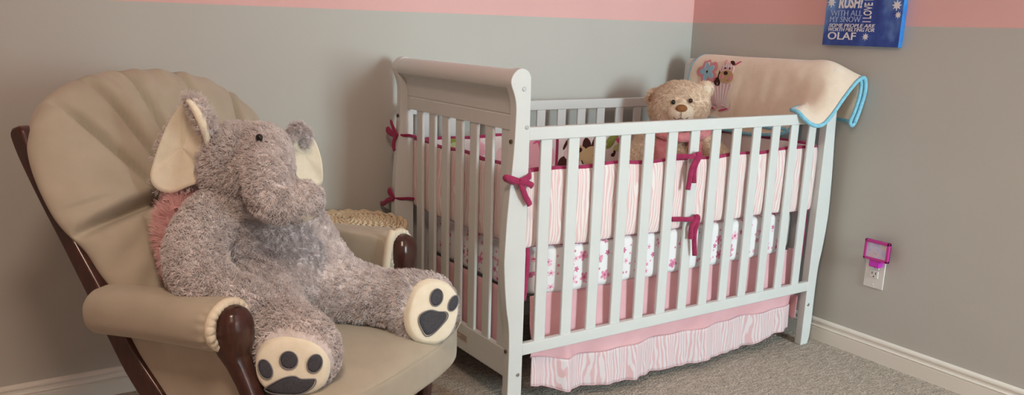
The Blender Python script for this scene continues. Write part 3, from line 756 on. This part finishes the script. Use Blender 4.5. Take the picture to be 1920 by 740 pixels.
# arm pads
def arm_pad(l0, sg, taper):
    def f(u, v):
        fw = (-.312 + .412 * v) if sg < 0 else (-.355 + .440 * v)
        a = 2 * PI * u
        endb = max(0.0, 1 - max(0, (.10 - v) / .10) ** 2) ** .5
        endf = 1 - .16 * smoothstep(.93, 1, v)
        k = endb * endf
        zc = (.543 + .036 * v if sg < 0 else .560 + .030 * v) + .004 * math.sin(v * PI)
        hw, hh = (.060 + .004 * v) * k, (.056 - .002 * v) * k
        c, s = math.cos(a), math.sin(a)
        gather = .0022 * math.sin(a * 17) * smoothstep(.88, .97, v)
        drop = 0
        return T(fw, l0 + sg * (.012 * v) + (hw + gather) * math.copysign(abs(c) ** .9, c), zc + (hh + gather) * math.copysign(abs(s) ** .85, s))
    return grid(f, 72, 60, True)
for sg in (-1, 1):
    V, F = arm_pad(sg * .315, sg, 1)
    n = 60; F = F + [tuple(i * n + n - 1 for i in range(72))]
    ap = ob('arm_pad', V, F, 'suede', chair)
    df, dz = (.014, -.010) if sg < 0 else (0, 0)
    ring = []
    for i in range(72):
        a = 2 * PI * i / 72; c, s = math.cos(a), math.sin(a)
        g_ = 1 + .008 * math.sin(a * 23 + 1.7 * math.sin(a * 3)) + .005 * math.sin(a * 37)
        ring.append(T(.080 + df +   .0015 * math.sin(a * 23 + 1.7 * math.sin(a * 3)), sg * .327 + .0520 * c * g_, .590 + dz + .0470 * s * g_))
    V, F = tube(ring, .0105, 10, closed=True, up=tuple(CD))
    ob('gathered_edge', V, F, 'cream_cord', ap, label='pale gathered fabric edge round the wooden knob')
    # upholstered side below the pad
    poly = [(-.262, .575), (-.205, .50), (-.165, .435), (-.115, .365), (-.055, .29), (.160, .29), (.150, .38), (.130, .435), (.104, .49), (.080, .575)]
    la, lb = (sg * .300, sg * .325)
    ob('side_panel', *prism(poly, lambda a, b, d: T(a, d, b), la, lb), 'suede', chair, bevel=.006)
    # front post: carved scroll knob tapering to a leg
    lv = [(.634, .085, .004, .004), (.631, .086, .020, .018), (.623, .088, .030, .029), (.608, .090, .036, .037), (.590, .091, .038, .0405), (.570, .091, .037, .040), (.550, .091, .033, .037), (.530, .093, .028, .0325), (.505, .106, .0235, .026), (.470, .124, .0205, .0235), (.430, .142, .019, .0225), (.380, .158, .0185, .022), (.320, .168, .0185, .022), (.250, .168, .0185, .022), (.140, .160, .0185, .022)]
    lv = [(z + dz, f + df, p, q) for z, f, p, q in lv]
    def post_ring(u, v, lv=lv, sg=sg):
        t = v * (len(lv) - 1); i = min(int(t), len(lv) - 2); k = t - i
        z, fc, hf, hl = [lv[i][q] * (1 - k) + lv[i + 1][q] * k for q in range(4)]
        a = 2 * PI * u; c, s = math.cos(a), math.sin(a); e = .7
        return T(fc + hf * math.copysign(abs(c) ** e, c), sg * .327 + hl * math.copysign(abs(s) ** e, s), z)
    V, F = grid(post_ring, 28, 57, True)
    F = F + [tuple(i * 57 for i in range(28)), tuple(i * 57 + 56 for i in range(28))]
    ob('front_post', V, F, 'wood', chair)
    # reclined back post
    ctr = [(-.498, .940), (-.478, .885), (-.422, .784), (-.354, .682), (-.292, .588), (-.232, .493), (-.188, .430), (-.131, .364), (-.055, .270), (-.005, .205)]
    C = catmull([(a, 0, b) for a, b in ctr], 5); pl_ = []; pr_ = []
    for i, p in enumerate(C):
        t = C[min(i + 1, len(C) - 1)] - C[max(i - 1, 0)]; t.normalize(); nrm = Vector((t.z, 0, -t.x))
        k = i / (len(C) - 1); w = (.024 + .010 * smoothstep(.3, .9, k) - .004 * math.exp(-((k - .25) / .12) ** 2))
        if i == 0: w = .010
        if i == 1: w = .021
        pl_.append(p + nrm * w); pr_.append(p - nrm * w)
    poly = [(p.x, p.z) for p in pl_] + [(p.x, p.z) for p in reversed(pr_)]
    ob('back_post', *prism(poly, lambda a, b, d: T(a, d, b), sg * .304, sg * .338), 'wood', chair, bevel=.008, bseg=3)
V, F = rounded_box(-.30, .090, .258, .300, .40, .638, 10, 10)
ob('inner_panel', [T(*v) for v in V], F, 'suede', chair)
V, F = tube(catmull([T(.098, .275, .652), T(.096, .262, .630), T(.086, .258, .560), T(.078, .258, .480), T(.072, .258, .400)], 6), .0115, 10)
ob('front_edging', V, F, 'cream_cord', chair, label='pale gathered fabric edge of the arm')
# frame under the seat and the gliding base
def cbox(f0, f1, l0, l1, z0, z1):
    V, F = box(f0, f1, l0, l1, z0, z1); return [T(*v) for v in V], F
def cpart(name, parts, m='wood', bevel=.004):
    V, F, _ = cat(*parts); return ob(name, V, F, m, chair, bevel=bevel)
cpart('seat_rail', [cbox(.165, .195, -.30, .30, .262, .318)]); cpart('seat_rail', [cbox(-.24, -.21, -.30, .30, .262, .318)])
cpart('seat_deck', [cbox(-.22, .19, -.295, .295, .300, .322)])
for s in (-1, 1):
    cpart('base_rail', [cbox(-.33, .24, s * .27 - .03, s * .27 + .03, .002, .055)], bevel=.012)
    cpart('base_upright', [cbox(.12, .17, s * .26 - .02, s * .26 + .02, .05, .235)], bevel=.006)
    cpart('base_upright', [cbox(-.24, -.19, s * .26 - .02, s * .26 + .02, .05, .235)], bevel=.006)
    cpart('swing_arm', [cbox(.135, .160, s * .292 - .008, s * .292 + .008, .085, .290)], bevel=.004)
    cpart('swing_arm', [cbox(-.225, -.20, s * .292 - .008, s * .292 + .008, .085, .290)], bevel=.004)
cpart('base_crossbar', [cbox(.03, .08, -.27, .27, .012, .05)])
ob('back_crossbar', *tube([T(-.520, -.30, .905), T(-.56, 0, .955), T(-.520, .30, .905)], .016, 10), 'wood', chair)
ob('back_crossbar', *tube([T(-.262, -.30, .5), T(-.262, .30, .5)], .016, 10), 'wood', chair)

# ------------------------------------------------------------------ plush elephant
ele = root('plush_elephant', 'large grey plush elephant sitting on the beige glider chair', 'stuffed toy', T(.0, 0, .44))
def tell(f, l, z, r, nu=22, nv=14): return ellipsoid(T(f, l, z), r, nu, nv, crot)
def tch(pts): return chain([(T(*p[:3]), p[3]) for p in pts])
blobs = [tell(-.080, -.005, .590, (.132, .158, .160), 30, 18), tell(-.115, -.01, .690, (.135, .165, .120), 28, 16), tell(-.105, -.04, .760, (.10, .12, .06), 24, 14),
         tell(-.095, -.068, .866, (.088, .092, .084), 30, 18), tell(-.050, -.055, .896, (.066, .064, .052), 26, 16), tell(-.098, -.085, .838, (.080, .078, .060), 26, 16)]
blobs += tch([(-.035, -.060, .893, .062), (.006, -.090, .874, .056), (.034, -.122, .846, .052), (.050, -.140, .818, .048), (.068, -.132, .800, .045), (.086, -.108, .797, .043), (.104, -.088, .801, .041)])
blobs += tch([(-.10, -.165, .745, .060), (-.075, -.235, .710, .061), (-.045, -.268, .660, .062), (.0, -.268, .615, .062), (.05, -.240, .590, .058)])
blobs += tch([(-.12, .11, .740, .055), (-.10, .15, .68, .056), (-.05, .16, .61, .056), (.02, .15, .555, .052)])
blobs += tch([(-.03, -.11, .545, .100), (.045, -.165, .535, .092), (.115, -.205, .520, .082), (.155, -.215, .515, .084)])
blobs += [ellipsoid(T(.185, -.222, .512), (.095, .062, .086), 26, 16, Matrix.Rotation(math.radians(0), 3, 'Z') @ crot)]
blobs += tch([(.0, .09, .540, .098), (.10, .115, .525, .076), (.18, .130, .518, .070), (.235, .140, .515, .078)])
# foot frames
def frame(n, roll=0.0):
    n = Vector(n).normalized(); u = CZ - n * CZ.dot(n); u.normalize(); r = u.cross(n)   # r: to the right seen from outside
    c, s = math.cos(roll), math.sin(roll)
    return n, c * u + s * r, c * r - s * u
nN = crot @ Vector((.46, -.86, .12)); nF = crot @ Vector((.80, -.58, .22))
FN = frame(nN, 0.0); FF = frame(nF, .30)
SN, SF = T(.215, -.280, .506), T(.315, .118, .512)
def ellax(c, n, u, r, rad):
    return ellipsoid(c, rad, 26, 16, Matrix((n, u, r)).transposed())
blobs += [ellax(SN - FN[0] * .045, *FN, (.048, .080, .090)), ellax(SF - FF[0] * .045, *FF, (.048, .092, .080))]
eb = organic('body', blobs, ['fur', 'fur'], ele, .0085, 5)
# keep fur off the soles
vg = eb.vertex_groups.new(name='fur')
for v in eb.data.vertices:
    p = v.co + ORG[eb]; w = 1.0
    for c, fr_, ru, rr in ((SN, FN, .070, .084), (SF, FF, .080, .068)):
        d = p - c
        if d.dot(fr_[0]) > -.030 and (d.dot(fr_[1]) / ru) ** 2 + (d.dot(fr_[2]) / rr) ** 2 < 1: w = 0
    vg.add([v.index], w, 'REPLACE')
hair(eb, 10000, .0078, 13, 2, 'fur', clump=.5, root_r=.0017, tip_r=.0005, rough1=.012, roughe=.006)
def dome(c, fr_, a, b, h, e=2.4, n=40, m=14):
    """dome over a superellipse sole; a: half-size along right, b: half-size along up"""
    V = []
    for i in range(n):
        an = 2 * PI * i / n; cx = math.copysign(abs(math.cos(an)) ** (2 / e), math.cos(an)); cy = math.copysign(abs(math.sin(an)) ** (2 / e), math.sin(an))
        for j in range(m):
            k = j / (m - 1)
            hh = h * math.sqrt(max(0, 1 - k ** 3)) if k < 1 else -.012
            V.append(c + fr_[2] * (a * k * cx) + fr_[1] * (b * k * cy) + fr_[0] * hh)
    F = [(i * m + j, ((i + 1) % n) * m + j, ((i + 1) % n) * m + j + 1, i * m + j + 1) for i in range(n) for j in range(m - 1)]
    return V, F
def dome_h(x, y, a, b, h, e=2.4):
    k = ((abs(x) / a) ** e + (abs(y) / b) ** e) ** (1 / e); return h * math.sqrt(max(0, 1 - min(1, k) ** 3))
def paw(c, fr_, a, b, h, toes, main):
    s = ob('foot_sole', *dome(c, fr_, a, b, h), 'cream', ele, label='cream plush foot sole')
    def fn(x, y, d): return c + fr_[2] * x + fr_[1] * y + fr_[0] * (dome_h(x, y, a, b, h) + d)
    for poly, nm in [(t, 'toe_pad') for t in toes] + [(main, 'paw_pad')]:
        cx = sum(p[0] for p in poly) / len(poly); cy = sum(p[1] for p in poly) / len(poly); n = len(poly); m = 7
        V = [];
        for p in poly:
            for j in range(m):
                k = j / (m - 1); x, y_ = cx + (p[0] - cx) * k, cy + (p[1] - cy) * k
                V.append(fn(x, y_, .0032 if j < m - 1 else -.003))
        F = [(i * m + j, ((i + 1) % n) * m + j, ((i + 1) % n) * m + j + 1, i * m + j + 1) for i in range(n) for j in range(m - 1)]
        t = ob(nm, V, F, 'pad', s)
        V, F = tube([fn(cx + (p[0] - cx) * .985, cy + (p[1] - cy) * .985, .0022) for p in poly], .0014, 6, closed=True)
        ob('stitched_edge', V, F, 'padedge', t)
    return s
def sm2(pts, k=6): return [(p.x, p.y) for p in catmull([(a, b, 0) for a, b in pts], k, True)]
mainN = sm2([(-.056, -.048), (-.040, -.034), (-.014, -.020), (.008, -.016), (.022, -.022), (.040, -.022), (.052, -.024), (.046, -.040), (.022, -.056), (-.010, -.058), (-.038, -.056)])
paw(SN - CZ * .010, FN, .077, .064, .013, [blob(-.051, -.003, .0145, .0215, 26, .35), blob(-.003, .017, .0185, .0190, 26), blob(.049, .010, .0150, .0200, 26, -.35)], mainN)
mainF = sm2([(-.036, -.010), (-.014, .004), (.010, .004), (.030, .006), (.036, -.006), (.024, -.028), (.006, -.052), (-.010, -.060), (-.026, -.046), (-.038, -.028)])
paw(SF, FF, .068, .080, .013, [blob(-.004, .036, .0165, .0215, 26, -.1), blob(.044, .030, .0125, .0210, 26, -.35)], mainF)
# ears: thick shells, plush behind and cream inside
def ear(pts, name, bowl, thick, fold=0, side=1):
    P = catmull([T(f, l, z) for l, f, z in pts], 5, True); c = sum(P, Vector()) / len(P)
    n = Vector((0, 0, 0))
    for i in range(len(P)): n += (P[i - 1] - c).cross(P[i] - c)
    n.normalize()
    if n.dot(Vector((-1, -1, 0))) < 0: n = -n
    m = 12; N = len(P)
    def layer(off, k0=1.0):
        V = []
        for p in P:
            for j in range(m):
                k = j / (m - 1); q = c + (p - c) * k * k0
                V.append(q + n * (off - bowl * (1 - k * k)))
        return V
    F = [(i * m + j, ((i + 1) % N) * m + j, ((i + 1) % N) * m + j + 1, i * m + j + 1) for i in range(N) for j in range(m - 1)]
    Vi = layer(.004, .985); Vo = layer(-thick)
    # back: closed plush cushion made of front, rim, rear
    Vr = layer(-.001); nb = len(Vr)
    Fb = list(F) + [tuple(x + nb for x in f) for f in F] + [(i * m + m - 1, ((i + 1) % N) * m + m - 1, ((i + 1) % N) * m + m - 1 + nb, i * m + m - 1 + nb) for i in range(N)]
    e = ob(name, Vr + Vo, Fb, ['fur', 'fur'], ele)
    inn = ob('ear_lining', Vi, F, 'cream', e, label='cream plush ear lining'); solidify(inn, .004, 0)
    g = e.vertex_groups.new(name='fur')
    for v in e.data.vertices:
        g.add([v.index], 0.0 if v.index < nb else (.35 if v.index % m == m - 1 else 1.0), 'REPLACE')
    return e, n, c, P
E1 = [(-.146, -.13, .880), (-.131, -.13, .953), (-.131, -.14, .988), (-.143, -.15, 1.011), (-.156, -.16, 1.014), (-.158, -.19, .987), (-.165, -.22, .943), (-.172, -.24, .899), (-.176, -.26, .853), (-.183, -.26, .825), (-.179, -.25, .803), (-.166, -.22, .792), (-.155, -.18, .808), (-.140, -.14, .831)]
e1, n1, c1, P1 = ear(E1, 'ear', .016, .014)
hair(e1, 500, .010, 12, 2, 'fur', clump=.4, root_r=.0016, tip_r=.0004)
# the front margin of the near ear folds over as a plush lip
lip = catmull([T(-.125, -.128, .905), T(-.118, -.140, .940), T(-.122, -.150, .975), T(-.138, -.156, 1.004), T(-.155, -.160, 1.012)], 6)
V, F = tube(lip, [.004 + .012 * math.sin(PI * (i + 2) / (len(lip) + 3)) for i in range(len(lip))], 12)
lp = ob('ear_fold', V, F, ['fur', 'fur'], e1); hair(lp, 160, .010, 10, 2, clump=.3, root_r=.0014)
V, F = tube([p + n1 * .010 + Vector((-.004, -.008, 0)) for p in lip[:-3]], [.003 + .007 * math.sin(PI * (i + 1) / (len(lip) - 1)) for i in range(len(lip) - 3)], 10)
ob('ear_fold_lining', V, F, 'cream', e1)
E2 = [(.055, -.045, .900), (.072, -.050, .926), (.100, -.050, .928), (.114, -.035, .914), (.127, -.025, .880), (.135, -.02, .832), (.138, -.03, .786), (.092, -.055, .796), (.070, -.065, .845), (.056, -.06, .88)]
e2, n2, c2, P2 = ear(E2, 'ear', .006, .020)
lip2 = catmull([T(-.050, .040, .905), T(-.046, .062, .924), T(-.044, .080, .928), T(-.036, .092, .912), T(-.040, .086, .890)], 5)
V, F = tube(lip2, [.006 + .007 * math.sin(PI * i / (len(lip2) - 1)) for i in range(len(lip2))], 12)
lp2 = ob('ear_fold', V, F, ['fur', 'fur'], e2); hair(lp2, 200, .011, 10, 2, clump=.3, root_r=.0014)
# eye, mouth lining
ob('eye', *tell(.008, -.117, .935, (.0085, .0075, .0085), 16, 10), 'black', ele)
V, F = ellipsoid(T(.090, -.096, .768), (.044, .028, .014), 20, 12, crot)
ob('mouth_lining', V, F, 'cream', ele, label='cream plush under the trunk tip')

# ------------------------------------------------------------------ feather boa behind the elephant
bpath = catmull([T(-.205, -.110, .772), T(-.208, -.138, .745), T(-.192, -.162, .712), T(-.166, -.178, .675), T(-.144, -.192, .635), T(-.125, -.195, .590), T(-.105, -.200, .550)], 8)
boa = tag(ob('feather_boa', *tube(bpath, [.012 + .030 * math.sin(PI * min(1, (i + 3) / (len(bpath) + 3))) ** .6 for i in range(len(bpath))], 16), ['boa', 'boa'], org=T(-.14, -.205, .50)),
          'fluffy pink feather boa tucked between the elephant and the chair back', 'feather boa')
hair(boa, 1000, .022, 14, 2, clump=.6, root_r=.0010, tip_r=.0003, rough1=.03, roughe=.02)
fe = []
for k in range(26):
    p = bpath[random.randrange(2, len(bpath) - 1)]
    d = (crot @ Vector((random.uniform(-.3, .5), random.uniform(-1, -.3), random.uniform(-.6, .8)))).normalized()
    s = d.cross(Vector((random.random(), random.random(), 1))).normalized(); ln = random.uniform(.035, .062); b0 = p + d * .014
    nn = d.cross(s)
    def ff(u, v, b0=b0, d=d, s=s, nn=nn, ln=ln):
        w = .013 * math.sin(PI * min(1, u * .92 + .08)) ** .7
        return b0 + d * (ln * u) + s * (w * (v - .5) * 2) + nn * (.010 * u * u + .003 * (abs(v - .5) * 2) ** 2)
    fe.append(grid(ff, 8, 5))
V, F, _ = cat(*fe); f_ = ob('feathers', V, F, 'boa', boa); f_['kind'] = 'stuff'; solidify(f_, .0006)

# ------------------------------------------------------------------ wicker hamper
HC = Vector((-.305, .612, 0)); HR = .196; HZ = .534
hamp = root('wicker_hamper', 'round natural wicker hamper with woven lid behind the chair arm', 'basket', (HC.x, HC.y, 0))
rings = []
NS = 44
for k in range(17):
    r = .014 + (HR - .014) * k / 16; pts = []
    n = max(24, min(176, int(NS * 4 * (r / HR) ** .5)))
    zd = .022 * (1 - (r / HR) ** 2)
    for i in range(n):
        a = 2 * PI * i / n
        pts.append(HC + Vector((r * math.cos(a), r * math.sin(a), HZ + zd + .0052 * math.cos(a * NS / 2 + (k % 2) * PI))))
    rings.append(tube(pts, .0036 if k < 16 else .008, 6, closed=True))
V, F, _ = cat(*rings); ld = ob('lid', V, F, 'wicker', hamp)
sp_ = []
for i in range(NS):
    a = 2 * PI * (i + .5) / NS * 1.0
    sp_.append(tube([HC + Vector((r * math.cos(a), r * math.sin(a), HZ + .022 * (1 - (r / HR) ** 2))) for r in (.02, .06, .10, .15, HR)], .0028, 6))
V, F, _ = cat(*sp_); ob('lid_spokes', V, F, 'wicker', ld)
V, F = ellipsoid(HC + Vector((0, 0, HZ - .008)), (HR - .004, HR - .004, .020), 40, 10); ob('lid_gap_shade', V, F, 'wickershade', ld)  # added dark disc that paints the shade in the lid's holes
side = []
for k in range(34):
    z = .012 + .494 * k / 33; r = .150 + .036 * k / 33; pts = []
    for i in range(88):
        a = 2 * PI * i / 88; rr = r + .004 * math.cos(a * 22 + (k % 2) * PI)
        pts.append(HC + Vector((rr * math.cos(a), rr * math.sin(a), z)))
    side.append(tube(pts, .0078, 6, closed=True))
V, F, _ = cat(*side); ob('woven_body', V, F, 'wicker', hamp)

# ------------------------------------------------------------------ canvas print
XCV = 1.435
cv = root('canvas_picture', 'blue canvas print with white lettering and snowflakes hanging on the right wall', 'wall art', (1.447, -.023, 1.157))
V, F = box(XCV, XR - .0004, -.1795, .1345, 1.157, 1.560)
midx = [1, 1, 1, 1, 0, 1]
ob('canvas', V, F, ['canvas', 'edgeblue'], cv, midx=midx, smooth=False, bevel=.0012)
def text_mesh(body, box_, shear=0, bold=0, rot=False, squash=None):
    """lettering filling box (y_left, z_bottom, width, height) on the canvas face; y decreases to the right"""
    cu = bpy.data.curves.new('lettering', 'FONT'); cu.body = body; cu.size = 1; cu.shear = shear; cu.offset = bold; cu.extrude = .02; cu.resolution_u = 3
    tmp = bpy.data.objects.new('tmp', cu); COL.objects.link(tmp)
    dg = bpy.context.evaluated_depsgraph_get(); dg.update()
    me = bpy.data.meshes.new_from_object(tmp.evaluated_get(dg))
    vs = [v.co.copy() for v in me.vertices]; fs = [tuple(p.vertices) for p in me.polygons]
    bpy.data.objects.remove(tmp); bpy.data.meshes.remove(me)
    if rot: vs = [Vector((-v.y, v.x, v.z)) for v in vs]
    x0, x1 = min(v.x for v in vs), max(v.x for v in vs); y0, y1 = min(v.y for v in vs), max(v.y for v in vs)
    yl, zb, w, h = box_
    V = [(XCV - .0008 - .0006 * (1 if v.z > 0 else -1), yl - (v.x - x0) / (x1 - x0) * w, zb + (v.y - y0) / (y1 - y0) * h) for v in vs]
    return V, fs
lines = [('RUSH!', (.0800, 1.2903, .0985, .040), .12, .035, False, 'lettering'),
         ('WITH ALL', (.1105, 1.2634, .132, .0195), 0, -.008, False, 'letterlight'),
         ('MY SNOW', (.1110, 1.2412, .129, .0195), 0, -.008, False, 'letterlight'),
         ('SOME PEOPLE ARE', (.1135, 1.2222, .193, .0130), .2, .010, False, 'lettering'),
         ('WORTH MELTING FOR', (.1140, 1.2078, .193, .0128), .2, .010, False, 'lettering'),
         ('OLAF', (.1130, 1.1775, .120, .0275), 0, .012, False, 'lettering'),
         ('I LOVE H', (-.0265, 1.2420, .0335, .090), 0, .015, True, 'lettering')]
for body, bx, shr, bold, rt, m in lines:
    V, F = text_mesh(body, bx, shr, bold, rt)
    ob('lettering', V, F, m, cv, smooth=False)
def flake(y, z, r):
    P = [(y + (r if k % 2 == 0 else r * .48) * math.cos(PI * k / 8), z + (r if k % 2 == 0 else r * .48) * math.sin(PI * k / 8)) for k in range(16)]
    a = (*prism(P, lambda a, b, d: (XCV - d, a, b), -.001, .0012), 0)
    parts = [a]
    for k in range(0):
        an = PI * k / 6; dx, dz = r * .5 * math.cos(an), r * .5 * math.sin(an)
        parts.append((*tube([(XCV - .0014, y - dx, z - dz), (XCV - .0014, y + dx, z + dz)], r * .05, 5), 1))
    V, F, I = cat(*parts); ob('snowflake', V, F, ['lettering', 'letterlight'], cv, midx=I, smooth=False)
for q in ((-.1541, 1.3004, .019), (-.1631, 1.2675, .0125), (-.0464, 1.1904, .0135), (.113, 1.312, .019)): flake(*q)

# ------------------------------------------------------------------ outlet and night light
out = root('wall_outlet', 'white duplex outlet plate on the right wall below the night light', 'outlet', (1.455, -.1985, .335))
V, F = box(XR - .0055, XR - .0005, -.2385, -.1585, .277, .395); pl0 = ob('cover_plate', V, F, 'plate', out, bevel=.003, bseg=3)
for z in (.330, .365):
    V, F = box(XR - .0085, XR - .004, -.2155, -.1815, z - .0145, z + .0145); rc = ob('receptacle', V, F, 'plate', out, bevel=.002)
    sl = cat(box(XR - .0092, XR - .008, -.207, -.2048, z + .000, z + .010), box(XR - .0092, XR - .008, -.1925, -.1903, z + .001, z + .0095), cyl((XR - .0092, -.1988, z - .0075), (XR - .008, -.1988, z - .0075), .0026, 12))
    ob('slots', sl[0], sl[1], 'slot', rc, smooth=False)
V, F, _ = cat(cyl((XR - .0068, -.1985, .290), (XR - .004, -.1985, .290), .0034, 14)); ob('screw', V, F, 'plate', out)
nl = root('night_light', 'magenta framed plug-in night light with a pastel picture on the right wall', 'night light', (1.44, -.21, .37))
XN = 1.418
yc0, yc1, zn0, zn1 = -.2645, -.165, .3905, .4665
def nlf(x, yy, z): return (x + .006 * ((yy - (yc0 + yc1) / 2) / .05) ** 2, yy, z + .05 * (yy + .2147) * 0)
fp = cat(box(XN, XN + .014, yc0, yc1, zn1 - .011, zn1), box(XN, XN + .014, yc0, yc1, zn0, zn0 + .010), box(XN, XN + .014, yc0, yc0 + .011, zn0, zn1), box(XN, XN + .014, yc1 - .009, yc1, zn0, zn1), box(XN + .008, XN + .014, yc0, yc1, zn0, zn1))
ob('frame', fp[0], fp[1], 'magenta', nl, bevel=.0022)
V, F = box(XN + .004, XN + .009, yc0 + .009, yc1 - .007, zn0 + .008, zn1 - .009); ob('picture', V, F, 'pastel', nl, smooth=False)
V, F = box(XN + .004, XR - .009, -.2310, -.1890, .3640, .3935); ob('plug_body', V, F, 'magentaclear', nl, bevel=.004)

# ------------------------------------------------------------------ light
def area(name, loc, target, sx_, sy_, power, col):
    d = bpy.data.lights.new(name, 'AREA'); d.shape = 'RECTANGLE'; d.size = sx_; d.size_y = sy_; d.energy = power; d.color = col
    o = bpy.data.objects.new(name, d); COL.objects.link(o); o.location = loc
    o.rotation_euler = (Vector(target) - Vector(loc)).to_track_quat('-Z', 'Z').to_euler(); return o
area('window_daylight', (xm, YF - .16, (WZ0 + WZ1) / 2), (xm, 0, (WZ0 + WZ1) / 2), .83, 1.38, 124, (.76, .95, .985))
dl = bpy.data.lights.new('ceiling_lamp', 'AREA'); dl.shape = 'DISK'; dl.size = .40; dl.energy = 20; dl.color = (1.0, .76, .58)
ol = bpy.data.objects.new('ceiling_lamp', dl); COL.objects.link(ol); ol.location = (-1.2, -1.5, ZC - .06)
w = bpy.data.worlds.new('sky'); SC.world = w; w.use_nodes = True
w.node_tree.nodes['Background'].inputs[0].default_value = (.75, .86, 1, 1); w.node_tree.nodes['Background'].inputs[1].default_value = 1.0

# ------------------------------------------------------------------ camera
cam = bpy.data.cameras.new('camera'); co = bpy.data.objects.new('camera', cam); COL.objects.link(co)
R_ = Vector((.8340771, -.55089903, .02873404)); U_ = Vector((.1117323, .21971501, .96914458)); F_ = Vector((.54021411, .80513078, -.24481247))
mw = Matrix((R_, U_, -F_)).transposed().to_4x4(); mw.translation = Vector((-1.3506, -1.9368, 1.1869)); co.matrix_world = mw
cam.sensor_width = 36; cam.lens = 1563.91 / 1920 * 36; cam.shift_y = (446.28 - 370) / 1920; cam.clip_start = .05
SC.camera = co
SC.view_settings.view_transform = 'Standard'; SC.view_settings.look = 'None'; SC.view_settings.gamma = 1; SC.view_settings.use_curve_mapping = False
SC.view_settings.exposure = .45
SC.cycles.use_denoising = True
SC.cycles.max_bounces = 8; SC.cycles.diffuse_bounces = 5
